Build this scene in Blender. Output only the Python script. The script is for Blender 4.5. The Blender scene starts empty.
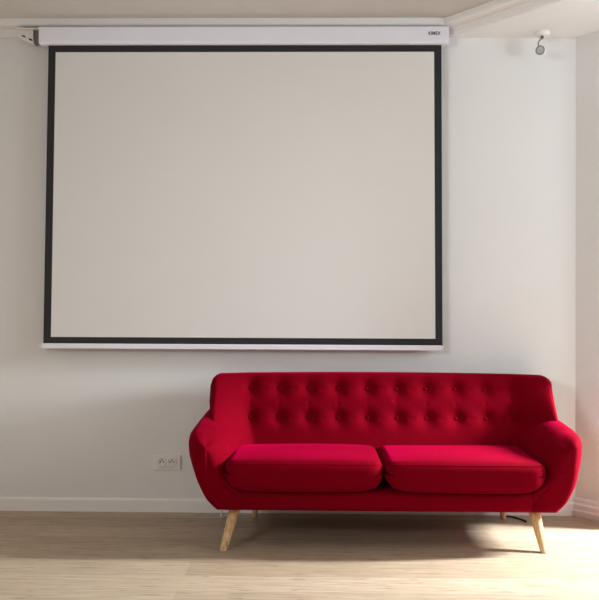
import bpy, bmesh, math, random
from mathutils import Vector, Matrix

random.seed(4)
scene = bpy.context.scene
COL = scene.collection

# ------------------------------------------------------------------ camera
cam_d = bpy.data.cameras.new('camera')
cam = bpy.data.objects.new('camera', cam_d)
COL.objects.link(cam)
YAW, PITCH, ROLL = 0.017, 0.0097, 0.0047
fw = Vector((-math.sin(YAW)*math.cos(PITCH), math.cos(YAW)*math.cos(PITCH), math.sin(PITCH)))
rt = Vector((math.cos(YAW), math.sin(YAW), 0))
up = rt.cross(fw)
r2 = math.cos(ROLL)*rt + math.sin(ROLL)*up
u2 = -math.sin(ROLL)*rt + math.cos(ROLL)*up
M = Matrix((r2, u2, -fw)).transposed().to_4x4()
M.translation = Vector((0, -4.543, 1.162))
cam.matrix_world = M
cam_d.sensor_fit = 'HORIZONTAL'
cam_d.sensor_width = 36
cam_d.lens = 36*800/599
cam_d.clip_start = 0.05
scene.camera = cam

# ------------------------------------------------------------------ world, daylight, exposure
W = bpy.data.worlds.new('world'); scene.world = W
W.use_nodes = True
bg = W.node_tree.nodes['Background']
bg.inputs[0].default_value = (0.80, 0.88, 1.0, 1)
bg.inputs[1].default_value = 1.0

def area(name, loc, direction, sx, sy, power, color, spread=math.pi):
    d = bpy.data.lights.new(name, 'AREA')
    d.shape = 'RECTANGLE'; d.size = sx; d.size_y = sy
    d.energy = power; d.color = color; d.spread = spread
    o = bpy.data.objects.new(name, d); COL.objects.link(o)
    o.location = loc
    o.rotation_euler = Vector(direction).to_track_quat('-Z', 'Y').to_euler()
    return o

# daylight through the narrow window of the side wall, raking the floor along the sofa
area('daylight_side', (3.06, -0.52, 1.52), (-1, -0.10, -0.62), 0.16, 0.62, 138, (0.88, 0.95, 1.0), 2.0)
# daylight through the broad window further forward in the side wall
area('daylight_broad', (3.06, -1.75, 1.80), (-1, 0.45, -0.05), 1.0, 1.2, 32, (0.86, 0.94, 1.0))
# added fill light, set in an invented high window of the opposite wall
area('fill_opposite', (-2.56, -4.40, 2.15), (1, 0.75, -0.02), 1.4, 0.8, 46, (0.87, 0.94, 1.0), 2.4)

scene.view_settings.view_transform = 'Standard'
scene.view_settings.look = 'None'
scene.view_settings.gamma = 1
scene.view_settings.use_curve_mapping = False
scene.view_settings.exposure = 0.20

# ------------------------------------------------------------------ materials
def material(name, color, rough=0.6, metal=0.0, sheen=0.0, bump=None, coat=0.0, var=None, sheen_tint=None):
    m = bpy.data.materials.new(name); m.use_nodes = True
    nt = m.node_tree; b = nt.nodes['Principled BSDF']
    b.inputs['Base Color'].default_value = (*color, 1)
    b.inputs['Roughness'].default_value = rough
    b.inputs['Metallic'].default_value = metal
    b.inputs['Sheen Weight'].default_value = sheen
    if sheen_tint: b.inputs['Sheen Tint'].default_value = (*sheen_tint, 1)
    b.inputs['Coat Weight'].default_value = coat
    tc = nt.nodes.new('ShaderNodeTexCoord')
    if bump:
        n = nt.nodes.new('ShaderNodeTexNoise'); n.inputs['Scale'].default_value = bump[0]
        n.inputs['Detail'].default_value = 4
        nt.links.new(tc.outputs['Object'], n.inputs['Vector'])
        bp = nt.nodes.new('ShaderNodeBump'); bp.inputs['Strength'].default_value = bump[1]
        bp.inputs['Distance'].default_value = bump[2]
        nt.links.new(n.outputs['Fac'], bp.inputs['Height'])
        nt.links.new(bp.outputs['Normal'], b.inputs['Normal'])
    if var:
        n = nt.nodes.new('ShaderNodeTexNoise'); n.inputs['Scale'].default_value = var[0]
        nt.links.new(tc.outputs['Object'], n.inputs['Vector'])
        mx = nt.nodes.new('ShaderNodeMix'); mx.data_type = 'RGBA'
        mx.inputs['A'].default_value = (*color, 1)
        mx.inputs['B'].default_value = (*[c*var[1] for c in color], 1)
        nt.links.new(n.outputs['Fac'], mx.inputs['Factor'])
        nt.links.new(mx.outputs['Result'], b.inputs['Base Color'])
    return m

M_wall = material('wall_paint', (0.775, 0.76, 0.74), 0.75, bump=(180, 0.10, 0.003), var=(6, 0.97))
M_beige = material('beige_paint', (0.50, 0.42, 0.34), 0.8)
M_far = material('grey_paint', (0.35, 0.33, 0.31), 0.8)
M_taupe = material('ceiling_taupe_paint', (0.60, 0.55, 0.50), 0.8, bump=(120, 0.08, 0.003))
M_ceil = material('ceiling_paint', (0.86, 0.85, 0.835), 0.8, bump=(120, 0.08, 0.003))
M_trim = material('trim_paint', (0.84, 0.81, 0.78), 0.45)
M_case = material('white_lacquered_metal', (0.80, 0.78, 0.84), 0.35)
M_screen = material('matte_white_screen', (0.73, 0.71, 0.675), 0.9, bump=(400, 0.05, 0.001), var=(3, 0.97))
M_black = material('black_screen_border', (0.010, 0.009, 0.008), 0.7)
M_print = material('black_print', (0.02, 0.02, 0.022), 0.6)
M_plastic = material('white_plastic', (0.80, 0.76, 0.72), 0.35)
M_dark = material('dark_hollow', (0.03, 0.027, 0.025), 0.7)
M_chrome = material('brushed_chrome', (0.20, 0.185, 0.17), 0.3, metal=1.0)
M_lampw = material('white_lamp_enamel', (0.85, 0.83, 0.81), 0.35)
M_lens = material('lamp_glass', (0.55, 0.53, 0.50), 0.15, coat=0.5)
M_cordw = material('white_cord', (0.75, 0.72, 0.68), 0.5)
M_cordb = material('black_cord', (0.015, 0.014, 0.013), 0.5)

def fabric_material(name, color):
    m = material(name, color, 0.85, sheen=0.32, sheen_tint=(1.0, 0.0, 0.11))
    nt = m.node_tree; b = nt.nodes['Principled BSDF']
    b.inputs['Sheen Roughness'].default_value = 0.32
    b.inputs['Specular IOR Level'].default_value = 0.02
    tc = [n for n in nt.nodes if n.type == 'TEX_COORD'][0]
    n1 = nt.nodes.new('ShaderNodeTexNoise'); n1.inputs['Scale'].default_value = 420; n1.inputs['Detail'].default_value = 3
    n2 = nt.nodes.new('ShaderNodeTexNoise'); n2.inputs['Scale'].default_value = 35; n2.inputs['Detail'].default_value = 5
    nt.links.new(tc.outputs['Object'], n1.inputs['Vector']); nt.links.new(tc.outputs['Object'], n2.inputs['Vector'])
    b1 = nt.nodes.new('ShaderNodeBump'); b1.inputs['Strength'].default_value = 0.35; b1.inputs['Distance'].default_value = 0.0015
    b2 = nt.nodes.new('ShaderNodeBump'); b2.inputs['Strength'].default_value = 0.2; b2.inputs['Distance'].default_value = 0.004
    nt.links.new(n1.outputs['Fac'], b1.inputs['Height']); nt.links.new(n2.outputs['Fac'], b2.inputs['Height'])
    nt.links.new(b1.outputs['Normal'], b2.inputs['Normal']); nt.links.new(b2.outputs['Normal'], b.inputs['Normal'])
    mx = nt.nodes.new('ShaderNodeMix'); mx.data_type = 'RGBA'
    mx.inputs['A'].default_value = (*[c*1.12 for c in color], 1); mx.inputs['B'].default_value = (*[c*0.85 for c in color], 1)
    nt.links.new(n1.outputs['Fac'], mx.inputs['Factor']); nt.links.new(mx.outputs['Result'], b.inputs['Base Color'])
    return m
M_red = fabric_material('red_wool_fabric', (0.158, 0.0001, 0.0058))

def leg_wood():
    m = material('pale_beech', (0.62, 0.40, 0.19), 0.45)
    nt = m.node_tree; b = nt.nodes['Principled BSDF']
    tc = [n for n in nt.nodes if n.type == 'TEX_COORD'][0]
    mp = nt.nodes.new('ShaderNodeMapping'); mp.inputs['Scale'].default_value = (60, 60, 5)
    n = nt.nodes.new('ShaderNodeTexNoise'); n.inputs['Scale'].default_value = 1.5; n.inputs['Detail'].default_value = 6
    r = nt.nodes.new('ShaderNodeValToRGB')
    r.color_ramp.elements[0].position = 0.3; r.color_ramp.elements[0].color = (0.36, 0.19, 0.075, 1)
    r.color_ramp.elements[1].position = 0.65; r.color_ramp.elements[1].color = (0.66, 0.43, 0.20, 1)
    nt.links.new(tc.outputs['Object'], mp.inputs['Vector']); nt.links.new(mp.outputs['Vector'], n.inputs['Vector'])
    nt.links.new(n.outputs['Fac'], r.inputs['Fac']); nt.links.new(r.outputs['Color'], b.inputs['Base Color'])
    return m
M_leg = leg_wood()

def floor_wood():
    m = material('oak_floorboards', (0.5, 0.4, 0.3), 0.5)
    nt = m.node_tree; b = nt.nodes['Principled BSDF']; L = nt.links.new
    tc = [n for n in nt.nodes if n.type == 'TEX_COORD'][0]
    mp = nt.nodes.new('ShaderNodeMapping'); mp.inputs['Location'].default_value = (0.55, 0.885, 0)
    L(tc.outputs['Object'], mp.inputs['Vector'])
    br = nt.nodes.new('ShaderNodeTexBrick')
    br.inputs['Scale'].default_value = 1.0; br.inputs['Brick Width'].default_value = 2.3
    br.inputs['Row Height'].default_value = 0.19; br.inputs['Mortar Size'].default_value = 0.0009
    br.inputs['Mortar Smooth'].default_value = 0.3; br.inputs['Bias'].default_value = 0.0
    br.offset = 0.37
    br.inputs['Color1'].default_value = (0.375, 0.28, 0.188, 1)
    br.inputs['Color2'].default_value = (0.47, 0.37, 0.268, 1)
    br.inputs['Mortar'].default_value = (0.33, 0.25, 0.18, 1)
    L(mp.outputs['Vector'], br.inputs['Vector'])
    # long grain
    mg = nt.nodes.new('ShaderNodeMapping'); mg.inputs['Scale'].default_value = (1.6, 26, 1)
    ng = nt.nodes.new('ShaderNodeTexNoise'); ng.inputs['Scale'].default_value = 2.2; ng.inputs['Detail'].default_value = 8
    ng.inputs['Roughness'].default_value = 0.62; ng.inputs['Distortion'].default_value = 0.4
    L(tc.outputs['Object'], mg.inputs['Vector']); L(mg.outputs['Vector'], ng.inputs['Vector'])
    rg = nt.nodes.new('ShaderNodeValToRGB')
    rg.color_ramp.elements[0].position = 0.28; rg.color_ramp.elements[0].color = (0.72, 0.68, 0.64, 1)
    rg.color_ramp.elements[1].position = 0.62; rg.color_ramp.elements[1].color = (1.06, 1.05, 1.04, 1)
    L(ng.outputs['Fac'], rg.inputs['Fac'])
    # short dark streaks and knots
    mk = nt.nodes.new('ShaderNodeMapping'); mk.inputs['Scale'].default_value = (3.2, 30, 1)
    nk = nt.nodes.new('ShaderNodeTexNoise'); nk.inputs['Scale'].default_value = 2.6; nk.inputs['Detail'].default_value = 3
    L(tc.outputs['Object'], mk.inputs['Vector']); L(mk.outputs['Vector'], nk.inputs['Vector'])
    rk = nt.nodes.new('ShaderNodeValToRGB')
    rk.color_ramp.elements[0].position = 0.60; rk.color_ramp.elements[0].color = (1, 1, 1, 1)
    rk.color_ramp.elements[1].position = 0.72; rk.color_ramp.elements[1].color = (0.50, 0.43, 0.37, 1)
    L(nk.outputs['Fac'], rk.inputs['Fac'])
    m1 = nt.nodes.new('ShaderNodeMix'); m1.data_type = 'RGBA'; m1.blend_type = 'MULTIPLY'; m1.inputs['Factor'].default_value = 1
    m2 = nt.nodes.new('ShaderNodeMix'); m2.data_type = 'RGBA'; m2.blend_type = 'MULTIPLY'; m2.inputs['Factor'].default_value = 1
    L(br.outputs['Color'], m1.inputs['A']); L(rg.outputs['Color'], m1.inputs['B'])
    L(m1.outputs['Result'], m2.inputs['A']); L(rk.outputs['Color'], m2.inputs['B'])
    L(m2.outputs['Result'], b.inputs['Base Color'])
    bp = nt.nodes.new('ShaderNodeBump'); bp.inputs['Strength'].default_value = 0.15; bp.inputs['Distance'].default_value = 0.002
    L(ng.outputs['Fac'], bp.inputs['Height']); L(bp.outputs['Normal'], b.inputs['Normal'])
    return m
M_floor = floor_wood()

# ------------------------------------------------------------------ mesh helpers
def obj(name, bm, mat, parent=None, smooth=False, bevel=0, subsurf=0, loc=None):
    bmesh.ops.recalc_face_normals(bm, faces=bm.faces[:])
    me = bpy.data.meshes.new(name); bm.to_mesh(me); bm.free()
    me.materials.append(mat)
    o = bpy.data.objects.new(name, me); COL.objects.link(o)
    if parent:
        o.parent = parent
        if parent.type == 'EMPTY': o.matrix_parent_inverse = Matrix.Translation(-parent.location)
    if smooth:
        for p in me.polygons: p.use_smooth = True
    if bevel:
        b = o.modifiers.new('bevel', 'BEVEL'); b.width = bevel; b.segments = 3; b.limit_method = 'ANGLE'
    if subsurf:
        s = o.modifiers.new('subsurf', 'SUBSURF'); s.levels = subsurf; s.render_levels = subsurf
    return o

def thing(name, label, cat, loc):
    o = bpy.data.objects.new(name, None); COL.objects.link(o)
    o.location = loc; o['label'] = label; o['category'] = cat
    o.empty_display_size = 0.1
    return o

def struct(o):
    o['kind'] = 'structure'; return o

def box(bm, x0, x1, y0, y1, z0, z1):
    v = [bm.verts.new((x, y, z)) for x in (x0, x1) for y in (y0, y1) for z in (z0, z1)]
    for f in ((0, 1, 3, 2), (4, 6, 7, 5), (0, 4, 5, 1), (2, 3, 7, 6), (0, 2, 6, 4), (1, 5, 7, 3)):
        bm.faces.new([v[i] for i in f])

def prism_z(bm, pts, z0, z1):
    a = [bm.verts.new((x, y, z0)) for x, y in pts]; b = [bm.verts.new((x, y, z1)) for x, y in pts]
    n = len(pts); bm.faces.new(a[::-1]); bm.faces.new(b)
    for i in range(n): bm.faces.new((a[i], a[(i+1) % n], b[(i+1) % n], b[i]))

def prism_y(bm, pts, y0, y1):
    a = [bm.verts.new((x, y0, z)) for x, z in pts]; b = [bm.verts.new((x, y1, z)) for x, z in pts]
    n = len(pts); bm.faces.new(a); bm.faces.new(b[::-1])
    for i in range(n): bm.faces.new((a[i], b[i], b[(i+1) % n], a[(i+1) % n]))

def sweep(bm, path, profile):
    """profile of (offset towards the room, z) swept along a plan path; room on the right of travel."""
    n = len(path); rings = []
    for i, p in enumerate(path):
        p = Vector(p)
        dirs = []
        if i > 0: dirs.append((p-Vector(path[i-1])).normalized())
        if i < n-1: dirs.append((Vector(path[i+1])-p).normalized())
        nrm = [Vector((d.y, -d.x)) for d in dirs]
        m = sum(nrm, Vector((0, 0))).normalized()
        k = 1/max(0.3, m.dot(nrm[0]))
        rings.append([bm.verts.new((p.x+m.x*k*o, p.y+m.y*k*o, z)) for o, z in profile])
    L = len(profile)
    for i in range(n-1):
        for j in range(L):
            bm.faces.new((rings[i][j], rings[i+1][j], rings[i+1][(j+1) % L], rings[i][(j+1) % L]))
    bm.faces.new(rings[0]); bm.faces.new(rings[-1][::-1])

def tube(bm, pts, r, seg=10, closed=False):
    pts = [Vector(p) for p in pts]; n = len(pts); rings = []
    rad = r if isinstance(r, (list, tuple)) else [r]*n
    ref = Vector((0.31, 0.17, 0.93)).normalized()
    for i in range(n):
        a = pts[i-1] if (closed or i > 0) else pts[i]
        b = pts[(i+1) % n] if (closed or i < n-1) else pts[i]
        t = (b-a).normalized()
        s = t.cross(ref)
        if s.length < 1e-3: s = t.cross(Vector((1, 0, 0)))
        s.normalize(); w = s.cross(t)
        rings.append([bm.verts.new(pts[i]+rad[i]*(math.cos(k*2*math.pi/seg)*s+math.sin(k*2*math.pi/seg)*w)) for k in range(seg)])
    for i in range(n if closed else n-1):
        A, B = rings[i], rings[(i+1) % n]
        for k in range(seg): bm.faces.new((A[k], A[(k+1) % seg], B[(k+1) % seg], B[k]))
    if not closed:
        bm.faces.new(rings[0]); bm.faces.new(rings[-1][::-1])

def lathe(bm, prof, origin, axis, seg=28):
    """prof: list of (radius, distance along axis)"""
    axis = Vector(axis).normalized(); o = Vector(origin)
    s = axis.cross(Vector((0, 0, 1)))
    if s.length < 1e-3: s = Vector((1, 0, 0))
    s.normalize(); w = axis.cross(s)
    rings = []
    for r, d in prof:
        if r < 1e-6: rings.append([bm.verts.new(o+axis*d)])
        else: rings.append([bm.verts.new(o+axis*d+r*(math.cos(2*math.pi*k/seg)*s+math.sin(2*math.pi*k/seg)*w)) for k in range(seg)])
    for A, B in zip(rings, rings[1:]):
        for k in range(seg):
            q = [A[k % len(A)], A[(k+1) % len(A)], B[(k+1) % len(B)], B[k % len(B)]]
            u = []
            for v in q:
                if v not in u: u.append(v)
            if len(u) > 2: bm.faces.new(u)

# ------------------------------------------------------------------ room shell
CX, DX, DY = 1.482, 0.65, -0.76            # corner of the back wall with the slanted wall, its direction
T = 0.44
EX, EY = CX+DX*T, DY*T                     # end of the slanted wall
XR, XL, YF, ZC, ZS = 2.9, -2.4, -5.6, 2.79, 2.698

bm = bmesh.new(); box(bm, XL-.2, XR+.2, YF-.2, 0.2, -0.15, 0); struct(obj('floor', bm, M_floor))
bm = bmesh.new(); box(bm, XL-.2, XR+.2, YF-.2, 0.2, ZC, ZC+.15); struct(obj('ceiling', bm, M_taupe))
bm = bmesh.new(); box(bm, XL-.2, CX, 0, 0.2, 0, ZC); struct(obj('wall_back', bm, M_wall))
bm = bmesh.new(); prism_z(bm, [(CX, 0), (EX, EY), (EX, 0.2), (CX, 0.2)], 0, ZC); struct(obj('wall_slanted', bm, M_wall))
bm = bmesh.new(); box(bm, EX, XR+.2, EY, 0.2, 0, ZC); struct(obj('wall_alcove', bm, M_wall))
w3 = (-5.15, -3.65, 1.70, 2.60)  # unseen opening, added to let the fill light in
bm = bmesh.new()
box(bm, XL-.2, XL, YF, w3[0], 0, ZC); box(bm, XL-.2, XL, w3[1], 0, 0, ZC)
box(bm, XL-.2, XL, w3[0], w3[1], 0, w3[2]); box(bm, XL-.2, XL, w3[0], w3[1], w3[3], ZC); struct(obj('wall_left', bm, M_beige))
bm = bmesh.new(); box(bm, XL-.2, XR+.2, YF-.2, YF, 0, ZC); struct(obj('wall_front', bm, M_far))
# side wall with two window openings
w1 = (-0.66, -0.37, 0.75, 2.10); w2 = (-2.50, -1.30, 1.15, 2.45)
bm = bmesh.new()
box(bm, XR, XR+.2, w1[1], EY, 0, ZC); box(bm, XR, XR+.2, w1[0], w1[1], 0, w1[2]); box(bm, XR, XR+.2, w1[0], w1[1], w1[3], ZC)
box(bm, XR, XR+.2, w2[1], w1[0], 0, ZC); box(bm, XR, XR+.2, w2[0], w2[1], 0, w2[2]); box(bm, XR, XR+.2, w2[0], w2[1], w2[3], ZC)
box(bm, XR, XR+.2, YF, w2[0], 0, ZC)
struct(obj('wall_right', bm, M_wall))
for i, (a, b, c, d) in enumerate((w1, w2)):
    bm = bmesh.new(); f = 0.035
    for q in ((a, a+f, c, d), (b-f, b, c, d), (a+f, b-f, c, c+f), (a+f, b-f, d-f, d)):
        box(bm, XR+.06, XR+.11, q[0], q[1], q[2], q[3])
    struct(obj('window_%d' % (i+1), bm, M_trim, bevel=0.004))

bm = bmesh.new(); a, b, c, d = w3  # frame of the added window that carries the fill light
for q in ((a, a+f, c, d), (b-f, b, c, d), (a+f, b-f, c, c+f), (a+f, b-f, d-f, d)):
    box(bm, XL-.11, XL-.06, q[0], q[1], q[2], q[3])
struct(obj('window_3', bm, M_trim, bevel=0.004))

# lowered ceiling over the right side, its edge runs parallel to the slanted wall
SX = 0.760
sl = 2.2
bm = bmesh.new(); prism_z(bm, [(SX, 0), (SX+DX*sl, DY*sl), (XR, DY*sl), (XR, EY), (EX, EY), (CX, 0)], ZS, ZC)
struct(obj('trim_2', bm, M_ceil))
# cornice along the back wall and round the edge of the lowered ceiling
prof = [(0, 2.702), (0.008, 2.702), (0.012, 2.708), (0.012, 2.742), (0.020, 2.746), (0.050, 2.749), (0.060, 2.752), (0.066, 2.760), (0.066, ZC), (0, ZC)]
bm = bmesh.new(); sweep(bm, [(XL, 0), (SX, 0), (SX+DX*sl, DY*sl)], prof)
struct(obj('trim_1', bm, M_trim))
# baseboards
bp = [(0, 0), (0.014, 0), (0.014, 0.066), (0.011, 0.074), (0.006, 0.076), (0, 0.076)]
bm = bmesh.new(); sweep(bm, [(XL, 0), (CX, 0)], bp); struct(obj('baseboard_back', bm, M_trim))
bp2 = [(0, 0), (0.026, 0), (0.026, 0.034), (0.020, 0.042), (0.020, 0.066), (0.017, 0.070), (0.010, 0.076), (0.010, 0.094), (0.006, 0.102), (0, 0.104)]
bm = bmesh.new(); sweep(bm, [(CX, 0), (EX, EY), (XR, EY)], bp2); struct(obj('baseboard_right', bm, M_trim))
bm = bmesh.new(); box(bm, XL, XL+.014, YF, -0.014, 0, .076); struct(obj('baseboard_left', bm, M_trim))

# ------------------------------------------------------------------ sofa
SC = 0.360
sofa = thing('sofa', 'red fabric two-seat sofa with button-tufted back and splayed pale wooden legs', 'sofa', (SC, -0.40, 0))

def sstep(a, b, x):
    t = min(1, max(0, (x-a)/(b-a))); return t*t*(3-2*t)

MEDIAL = [Vector(p) for p in ((.765, .15), (.795, .27), (.832, .38), (.852, .45), (.866, .492))]
def inset(p, d):
    """move a point of the arm outline towards the middle line of the arm"""
    p = Vector(p); best = None
    for a, b in zip(MEDIAL, MEDIAL[1:]):
        t = min(1, max(0, (p-a).dot(b-a)/(b-a).length_squared)); m = a+(b-a)*t
        if best is None or (p-m).length < (p-best).length: best = m
    v = p-best; L = max(1e-6, v.length)
    return best+v*max(.08, 1-d/L)

def catmull(pts, per=4):
    n = len(pts); out = []
    for i in range(n-1):
        p0 = pts[max(0, i-1)]; p1 = pts[i]; p2 = pts[i+1]; p3 = pts[min(n-1, i+2)]
        for k in range(per):
            t = k/per
            out.append(tuple(0.5*((2*p1[j])+(-p0[j]+p2[j])*t+(2*p0[j]-5*p1[j]+4*p2[j]-p3[j])*t*t+(-p0[j]+3*p1[j]-3*p2[j]+p3[j])*t**3) for j in range(len(p1))))
    out.append(tuple(pts[-1])); return out

FRONT_RING = [(-0.580, 0.0, 0.0), (-0.625, 0.0, 0.0045), (-0.660, 0.0, 0.012), (-0.692, 0.001, 0.023), (-0.717, 0.0045, 0.036), (-0.734, 0.012, 0.050), (-0.743, 0.022, 0.062), (-0.746, 0.036, 0.072), (-0.7463, 0.050, 0.095)]
# offsets from the sofa centre (outwards positive) and heights, front and rear
ARM_F = [(.815, .19), (.866, .245), (.910, .33), (.940, .42), (.949, .49), (.942, .537), (.918, .563), (.880, .566), (.838, .548), (.800, .515), (.774, .475), (.757, .43), (.748, .38), (.730, .325), (.690, .30)]
ARM_B = [(.805, .19), (.852, .245), (.890, .33), (.918, .42), (.930, .50), (.927, .560), (.908, .600), (.874, .608), (.828, .585), (.783, .545), (.748, .505), (.730, .47), (.722, .40), (.710, .325), (.690, .30)]
def make_arm(side, dx, trim):
    bm = bmesh.new(); rings = []
    
    def shape(P): return [(x-trim*sstep(.22, .42, z)*sstep(.80, .90, x), z) for x, z in P]
    f = shape(ARM_F); b = shape(ARM_B)
    tail = (.690, .19)
    keys = [(-0.10, 1.0), (-0.20, 0.95), (-0.30, 0.80), (-0.40, 0.60), (-0.50, 0.36), (-0.55, 0.22)]
    secs = []
    for y, t in keys:
        secs.append((y, [(f[i][0]*(1-t)+b[i][0]*t, f[i][1]*(1-t)+b[i][1]*t) for i in range(len(f))]+[tail]))
    full = f+[tail]
    for y, da, db in FRONT_RING:
        sec = []
        for p in full:
            w = sstep(.26, .44, p[1])
            q = inset(p, da*(1-w)+db*w)
            sec.append((q.x, q.y))
        n_ = len(full)
        sec[0] = (sec[0][0], .19+da)
        sec[n_-3] = (full[n_-3][0]+da*.4, full[n_-3][1]-da*.7)
        sec[n_-2] = (.690, .30-da); sec[n_-1] = (.690, .19+da)
        secs.append((y, sec))
    for y, s in secs:
        # the cut towards the rail stays put so that it meets the base
        ring = []
        for x, z in catmull(s[:-1], 5)+[s[-1]]:
            if x < .690: x = .690
            ring.append(bm.verts.new((SC+side*(x+dx), y, z)))
        rings.append(ring)
    n = len(rings[0])
    for A, B in zip(rings, rings[1:]):
        for k in range(n): bm.faces.new((A[k], A[(k+1) % n], B[(k+1) % n], B[k]))
    bm.faces.new(rings[0]); bm.faces.new(rings[-1][::-1])
    bmesh.ops.triangulate(bm, faces=[fc for fc in bm.faces if len(fc.verts) > 4])
    return obj('armrest', bm, M_red, sofa, smooth=True)
make_arm(-1, 0.004, -0.018); make_arm(1, -0.012, -0.014)

# seat base: front rail profile carried between the arms
x0, x1 = SC-.696, SC+.684
prof_yz = [(-0.06, .19)]+[(y, .19+d) for y, d, _ in FRONT_RING[:-1]]+[(y, .30-d) for y, d, _ in FRONT_RING[-2::-1]]+[(-0.06, .30)]
bm = bmesh.new()
NX = 12; rings = []
for i in range(NX+1):
    x = x0+(x1-x0)*i/NX
    rings.append([bm.verts.new((x, y, z)) for y, z in prof_yz])
n = len(prof_yz)
for A, B in zip(rings, rings[1:]):
    for k in range(n): bm.faces.new((A[k], A[(k+1) % n], B[(k+1) % n], B[k]))
bm.faces.new(rings[0]); bm.faces.new(rings[-1][::-1])
obj('seat_base', bm, M_red, sofa, smooth=True)

# backrest with two rows of ten button tufts, ends wrapping forward
BC, BHW = 0.3690, 0.929
BTN = [0.374+0.158*(k-4.5) for k in range(10)]
BZ = (0.722, 0.570)
def back_front_y(x, z):
    u = abs(x-BC)/BHW
    lean = -0.285+(z-.43)*0.30                       # leans back towards the top
    y = lean-sstep(.74, 1.02, u)*(0.06+0.22*(1-sstep(.48, .78, z)))
    # cushioning between buttons
    in_x = 1-sstep(.78, .86, u)
    dim = 0
    for bz in BZ:
        for bx in BTN:
            d2 = ((x-bx)/.030)**2+((z-bz)/.030)**2
            if d2 < 14: dim = max(dim, math.exp(-d2*0.5))
    crease = 0
    for bz in BZ: crease = max(crease, 0.45*math.exp(-((z-bz)/.011)**2))
    for bx in BTN:
        if .50 < z < .79: crease = max(crease, 0.40*math.exp(-((x-bx)/.011)**2)*(1-sstep(.74, .785, z)))
    return y+0.018*max(dim, crease*0.5)*in_x
def ztop(x):
    u = abs(x-BC); e = BHW-u; R = 0.055
    zt = 0.810-0.010*(u/BHW)**2
    if e < R: zt -= R-math.sqrt(max(0, R*R-(R-e)**2))
    return zt
xs = []
n = 240
for i in range(n+1):
    t = -1+2*i/n
    xs.append(BC+BHW*(t if abs(t) < .9 else math.copysign(.9+.1*math.sin((abs(t)-.9)/.1*math.pi/2), t)))
bm = bmesh.new(); rings = []
NF = 60
for x in xs:
    e = max(0.0, BHW-abs(x-BC)); R = 0.035
    pin = 1.0 if e >= R else math.sqrt(max(0, 1-((R-e)/R)**2))
    zt = ztop(x); ring = []
    widen = 1+0.010*0
    yb = -0.065
    pts = []
    for z in (.20, .35, .50, .65): pts.append((yb, z))
    zr = zt-.035
    yf = back_front_y(x, zr)
    th = (yb-yf)
    pts.append((yb, zr))
    for k in range(1, 12):
        a = math.pi*k/12
        yy = yb-th*(1-math.cos(a))/2
        pts.append((yy, zr+.035*math.sin(a)**0.6))
    for k in range(NF+1):
        z = zr+(0.20-zr)*k/NF
        pts.append((back_front_y(x, z), z))
    for (y, z) in pts:
        ym = (yb+back_front_y(x, min(z, zr)))/2
        taper = 1+0.009*(0.80-z)/0.25 if z > .55 else 1.009-0.32*(0.55-z)
        u_ = abs(x-BC)/BHW
        taper -= 0.15*sstep(.74, 1.02, u_)*(0.06+0.22*(1-sstep(.48, .78, z)))*(1 if y < -.09 else .3)
        ring.append(bm.verts.new((BC+(x-BC)*taper, ym+(y-ym)*max(pin, .02), z)))
    rings.append(ring)
L = len(rings[0])
for A, B in zip(rings, rings[1:]):
    for k in range(L): bm.faces.new((A[k], A[(k+1) % L], B[(k+1) % L], B[k]))
bm.faces.new(rings[0]); bm.faces.new(rings[-1][::-1])
backrest = obj('backrest', bm, M_red, sofa, smooth=True)
for bz in BZ:
    for bx in BTN:
        bm = bmesh.new()
        y = back_front_y(bx, bz)
        lathe(bm, [(0, -0.004), (.0105, -0.004), (.0105, 0.001), (.0085, .0035), (.0045, .005), (0, .0055)], (bx, y, bz), (0, -1, 0.25), 16)
        obj('button', bm, M_red, backrest, smooth=True)

# seat cushions
def cushion(xa, xb, seed):
    ya, yb, za, zb = -0.770, -0.255, 0.302, 0.433
    hx, hy, hz = (xb-xa)/2, (yb-ya)/2, (zb-za)/2
    cx, cy, cz = (xa+xb)/2, (ya+yb)/2, (za+zb)/2
    R = 0.042
    rnd = random.Random(seed)
    ph = [rnd.uniform(0, 6) for _ in range(4)]
    def deform(p):
        q = Vector((max(-hx+R, min(hx-R, p.x)), max(-hy+R, min(hy-R, p.y)), max(-hz+R, min(hz-R, p.z))))
        d = p-q
        if d.length > 1e-6: q = q+d.normalized()*R
        u, v, w = q.x/hx, q.y/hy, q.z/hz
        x, y, z = q.x, q.y, q.z
        au = min(1, abs(u))
        # plan: rounded front corners, front edge bowed out
        y += (-0.014*(1-u*u)) if v < 0 else 0
        if v < 0: y += 0.022*max(0, (au-.80)/.20)**2*(-v)
        # crown above, sag below, lifted ends
        z += (0.016*(1-u**4)*(1-v**4)) if w > 0 else 0
        z -= (0.014*(1-u**4)) if w < 0 else 0
        if w < 0: z += 0.034*max(0, (au-.72)/.28)**2
        z += 0.0025*math.sin(7*x+ph[0])*math.sin(9*y+ph[1])
        return Vector((cx+x, cy+y, cz+z))
    bm = bmesh.new()
    bmesh.ops.create_cube(bm, size=2)
    bmesh.ops.subdivide_edges(bm, edges=bm.edges[:], cuts=30, use_grid_fill=True)
    def warp(t):   # denser near the edges
        return math.copysign(1-(1-abs(t))**1.4, t)
    for v in bm.verts:
        v.co = deform(Vector((warp(v.co.x)*hx, warp(v.co.y)*hy, warp(v.co.z)*hz)))
    o = obj('seat_cushion', bm, M_red, sofa, smooth=True)
    bm = bmesh.new()
    for zz in (hz, -hz):
        loop = []
        N = 40
        per = [(-1+2*i/N, -1) for i in range(N)]+[(1, -1+2*i/N) for i in range(N)]+[(1-2*i/N, 1) for i in range(N)]+[(-1, 1-2*i/N) for i in range(N)]
        for a, b in per:
            # round the corners of the loop in plan
            p = deform(Vector((a*hx, b*hy, zz)))
            loop.append(p)
        tube(bm, loop, 0.0022, 8, closed=True)
    obj('piping', bm, M_red, o, smooth=True)
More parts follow.
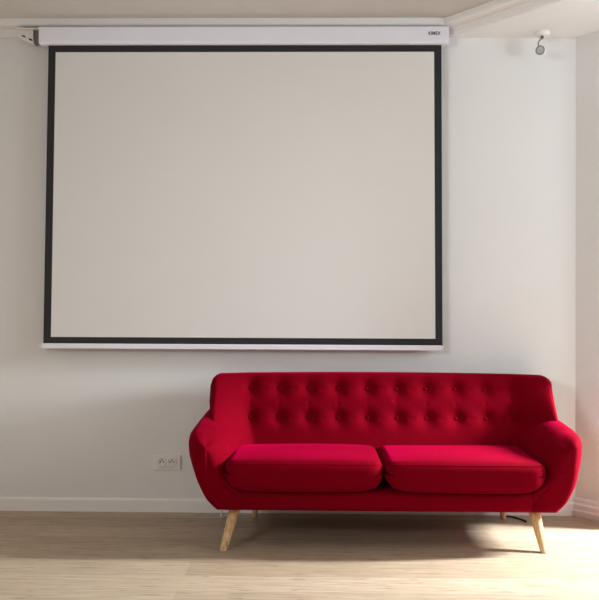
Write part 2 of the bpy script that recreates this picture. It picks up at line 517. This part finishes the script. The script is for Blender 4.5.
cushion(-0.420, 0.340, 1); cushion(0.344, 1.108, 2)

# legs
def leg(top, foot, rt_, rf):
    bm = bmesh.new()
    t, f = Vector(top), Vector(foot)
    seg = 24; rings = []
    for k in range(9):
        s = k/8; c = t.lerp(f, s); r = rt_+(rf-rt_)*s
        rings.append([bm.verts.new((c.x+r*math.cos(2*math.pi*j/seg), c.y+r*math.sin(2*math.pi*j/seg), c.z)) for j in range(seg)])
    for A, B in zip(rings, rings[1:]):
        for j in range(seg): bm.faces.new((A[j], A[(j+1) % seg], B[(j+1) % seg], B[j]))
    bm.faces.new(rings[0]); bm.faces.new(rings[-1][::-1])
    obj('leg', bm, M_leg, sofa, smooth=True, bevel=0.003)
leg((-0.372, -0.625, 0.20), (-0.424, -0.715, 0.0), 0.030, 0.0185)
leg((1.074, -0.625, 0.20), (1.106, -0.700, 0.0), 0.030, 0.0165)
leg((-0.300, -0.150, 0.20), (-0.318, -0.095, 0.0), 0.024, 0.0150)
leg((1.035, -0.150, 0.20), (1.055, -0.095, 0.0), 0.024, 0.0150)

# ------------------------------------------------------------------ projection screen
ps = thing('projection_screen', 'large pulled-down projection screen with black border hanging on back wall above sofa', 'projection screen', (-0.40, -0.06, 0.926))
# housing
cprof = [(-0.014, 2.636), (-0.014, 2.733), (-0.094, 2.733), (-0.100, 2.727), (-0.100, 2.645), (-0.094, 2.637), (-0.080, 2.634)]
bm = bmesh.new(); rings = []
for x in (-1.534, 0.742):
    rings.append([bm.verts.new((x, y, z)) for y, z in cprof])
n = len(cprof)
for k in range(n): bm.faces.new((rings[0][k], rings[0][(k+1) % n], rings[1][(k+1) % n], rings[1][k]))
bm.faces.new(rings[0]); bm.faces.new(rings[1][::-1])
case = obj('housing', bm, M_case, ps, bevel=0.002)
for xa, xb, mt in ((-1.544, -1.534, M_case), (0.742, 0.748, M_case)):
    bm = bmesh.new()
    a = [bm.verts.new((xa, y, z)) for y, z in cprof]; b = [bm.verts.new((xb, y, z)) for y, z in cprof]
    for k in range(n): bm.faces.new((a[k], a[(k+1) % n], b[(k+1) % n], b[k]))
    bm.faces.new(a); bm.faces.new(b[::-1])
    obj('end_cap', bm, mt, case)
# maker's mark on the housing
fc = bpy.data.curves.new('mark', 'FONT'); fc.body = 'KIMEX'; fc.size = 0.027; fc.extrude = 0.0004; fc.offset = 0.0006
fc.align_x = 'CENTER'; fc.align_y = 'CENTER'; fc.space_character = 1.05
to = bpy.data.objects.new('mark', fc); COL.objects.link(to)
bpy.context.view_layer.update()
me = bpy.data.meshes.new_from_object(to.evaluated_get(bpy.context.evaluated_depsgraph_get()))
bpy.data.objects.remove(to); bpy.data.curves.remove(fc)
me.transform(Matrix.Translation((0.667, -0.1004, 2.690)) @ Matrix.Rotation(math.pi/2, 4, 'X') @ Matrix.Scale(0.83, 4, (1, 0, 0)))
me.materials.clear(); me.materials.append(M_print); me.name = 'lettering'
lo = bpy.data.objects.new('lettering', me); COL.objects.link(lo)
lo.parent = case
# fabric
O = [(-1.498, 2.640), (0.711, 2.640), (0.722, 0.955), (-1.515, 0.955)]
I = [(-1.457, 2.596), (0.670, 2.597), (0.682, 0.993), (-1.472, 0.992)]
y0, y1 = -0.071, -0.0695
bm = bmesh.new()
vo = [[bm.verts.new((x, y, z)) for x, z in O] for y in (y0, y1)]
vi = [[bm.verts.new((x, y, z)) for x, z in I] for y in (y0, y1)]
for k in range(4):
    j = (k+1) % 4
    bm.faces.new((vo[0][k], vo[0][j], vi[0][j], vi[0][k])); bm.faces.new((vo[1][k], vi[1][k], vi[1][j], vo[1][j]))
    bm.faces.new((vo[0][k], vo[1][k], vo[1][j], vo[0][j])); bm.faces.new((vi[0][k], vi[0][j], vi[1][j], vi[1][k]))
b = obj('black_border', bm, M_black, ps)
bm = bmesh.new(); prism_y(bm, I, y0, y1)
obj('screen_fabric', bm, M_screen, ps)
bm = bmesh.new(); box(bm, -1.520, 0.716, -0.086, -0.056, 0.927, 0.956)
bar = obj('bottom_bar', bm, M_case, ps, bevel=0.004)
for xa, xb in ((-1.534, -1.520), (0.716, 0.726)):
    bm = bmesh.new(); box(bm, xa, xb, -0.084, -0.058, 0.929, 0.954)
    obj('end_cap', bm, M_case, bar, bevel=0.004)
# wall bracket at the left end of the housing
bm = bmesh.new()
prism_y(bm, [(-1.674, 2.724), (-1.590, 2.724), (-1.586, 2.646), (-1.600, 2.650), (-1.672, 2.684)], -0.062, -0.020)
box(bm, -1.676, -1.548, -0.085, -0.014, 2.724, 2.729)
br = obj('wall_bracket', bm, M_plastic, ps, bevel=0.0015)
bm = bmesh.new()
prism_y(bm, [(-1.654, 2.697), (-1.634, 2.691), (-1.632, 2.682), (-1.652, 2.688)], -0.0635, -0.058)
prism_y(bm, [(-1.614, 2.679), (-1.594, 2.672), (-1.592, 2.662), (-1.612, 2.669)], -0.0635, -0.058)
obj('slot', bm, M_dark, br)
bm = bmesh.new(); box(bm, -1.584, -1.545, -0.060, -0.022, 2.652, 2.722)  # dark-coloured box standing in for the shade in the gap beside the housing
obj('shaded_gap', bm, material('gap_shade', (0.16, 0.14, 0.115), 0.5, metal=0.4), br, bevel=0.002)

# ------------------------------------------------------------------ double wall socket
so = thing('wall_socket', 'white double wall socket low on back wall left of the red sofa', 'wall socket', (-0.825, 0, 0.279))
bm = bmesh.new(); box(bm, -0.903, -0.747, -0.010, 0, 0.238, 0.320)
plate = obj('face_plate', bm, M_plastic, so, bevel=0.003)
for sx in (-0.853, -0.797):
    bm = bmesh.new()
    # raised collar round a recessed well
    lathe(bm, [(.0255, 0), (.0255, .005), (.0235, .007), (.0205, .007), (.0195, .0045), (.0190, .0012), (0, .0012)], (sx, -0.010, 0.286), (0, -1, 0), 32)
    w = obj('socket_well', bm, M_plastic, so, smooth=False, bevel=0)
    for dx in (-.0095, .0095):
        bm = bmesh.new(); lathe(bm, [(.0042, 0), (.0042, .0006), (0, .0006)], (sx+dx, -0.0112, 0.284), (0, -1, 0), 14)
        obj('pin_hole', bm, M_dark, w)
    bm = bmesh.new(); lathe(bm, [(.0034, 0), (.0034, .005), (.002, .0065), (0, .007)], (sx, -0.0112, 0.295), (0, -1, 0), 14)
    obj('earth_pin', bm, M_dark, w, smooth=True)
bm = bmesh.new(); box(bm, -0.872, -0.778, -0.0108, -0.0095, 0.2515, 0.2535)
obj('label_strip', bm, material('grey_plastic', (0.42, 0.39, 0.36), 0.5), so)

# ------------------------------------------------------------------ spotlight on the lowered ceiling
sp = thing('ceiling_spotlight', 'small white spotlight on a curved chrome neck, mounted on ceiling above right end of sofa', 'spotlight', (1.268, -0.095, ZS))
bx, by = 1.268, -0.095
bm = bmesh.new(); lathe(bm, [(0, 0), (.040, 0), (.040, .012), (.036, .020), (.020, .028), (0, .030)], (bx, by, ZS), (0, 0, -1), 32)
obj('base', bm, M_lampw, sp, smooth=True, bevel=0.002)
bm = bmesh.new(); lathe(bm, [(.007, 0), (.009, .006), (.009, .014), (.006, .020), (0, .021)], (bx-.006, by-.012, ZS-.026), (-.25, -.5, -1), 16)
obj('swivel', bm, M_chrome, sp, smooth=True)
bm = bmesh.new()
hc = Vector((1.238, -0.150, 2.580))
npts = [(bx-.008, by-.016, ZS-.036), (bx-.018, by-.024, ZS-.046), (bx-.026, by-.032, ZS-.056), (bx-.034, by-.036, ZS-.070), (bx-.034, by-.034, ZS-.084), (bx-.024, by-.030, ZS-.098)]
tube(bm, catmull(npts, 5), .0035, 10)
obj('neck', bm, M_chrome, sp, smooth=True)
ax = Vector((-0.50, -0.85, -0.12)).normalized()
bm = bmesh.new(); lathe(bm, [(0, -.070), (.012, -.069), (.018, -.062), (.021, -.045), (.0235, -.012), (.0235, 0), (.019, 0), (.016, -.020), (0, -.024)], hc, ax, 32)
hd = obj('lamp_head', bm, M_lampw, sp, smooth=True)
bm = bmesh.new(); lathe(bm, [(.0238, -.006), (.0250, -.002), (.0250, .003), (.0235, .005), (.0200, .004), (.0190, -.001)], hc, ax, 32)
obj('chrome_ring', bm, M_chrome, hd, smooth=True)
bm = bmesh.new(); lathe(bm, [(.0205, -.002), (.0205, .0005), (.012, -.003), (.007, -.004), (.006, .001), (0, .002)], hc, ax, 32)
obj('bulb', bm, M_lens, hd, smooth=True)

# ------------------------------------------------------------------ cords under the sofa
bm = bmesh.new()
tube(bm, catmull([(-0.505, -0.035, 0.30), (-0.504, -0.050, 0.20), (-0.502, -0.085, 0.10), (-0.500, -0.125, 0.030), (-0.497, -0.130, 0.0065), (-0.470, -0.105, 0.0060), (-0.42, -0.070, 0.0060)], 6), 0.006, 10)
o = obj('power_cord', bm, M_cordw, smooth=True)
o['label'] = 'white cord hanging to the floor behind left front leg of the sofa'; o['category'] = 'cord'
bm = bmesh.new()
tube(bm, catmull([(1.065, -0.040, 0.005), (1.08, -0.047, 0.005), (1.11, -0.062, 0.005), (1.15, -0.115, 0.005), (1.165, -0.16, 0.005)], 6), 0.005, 10)
o = obj('floor_cable', bm, M_cordb, smooth=True)
o['label'] = 'thin black cable on floor under right end of the sofa'; o['category'] = 'cable'
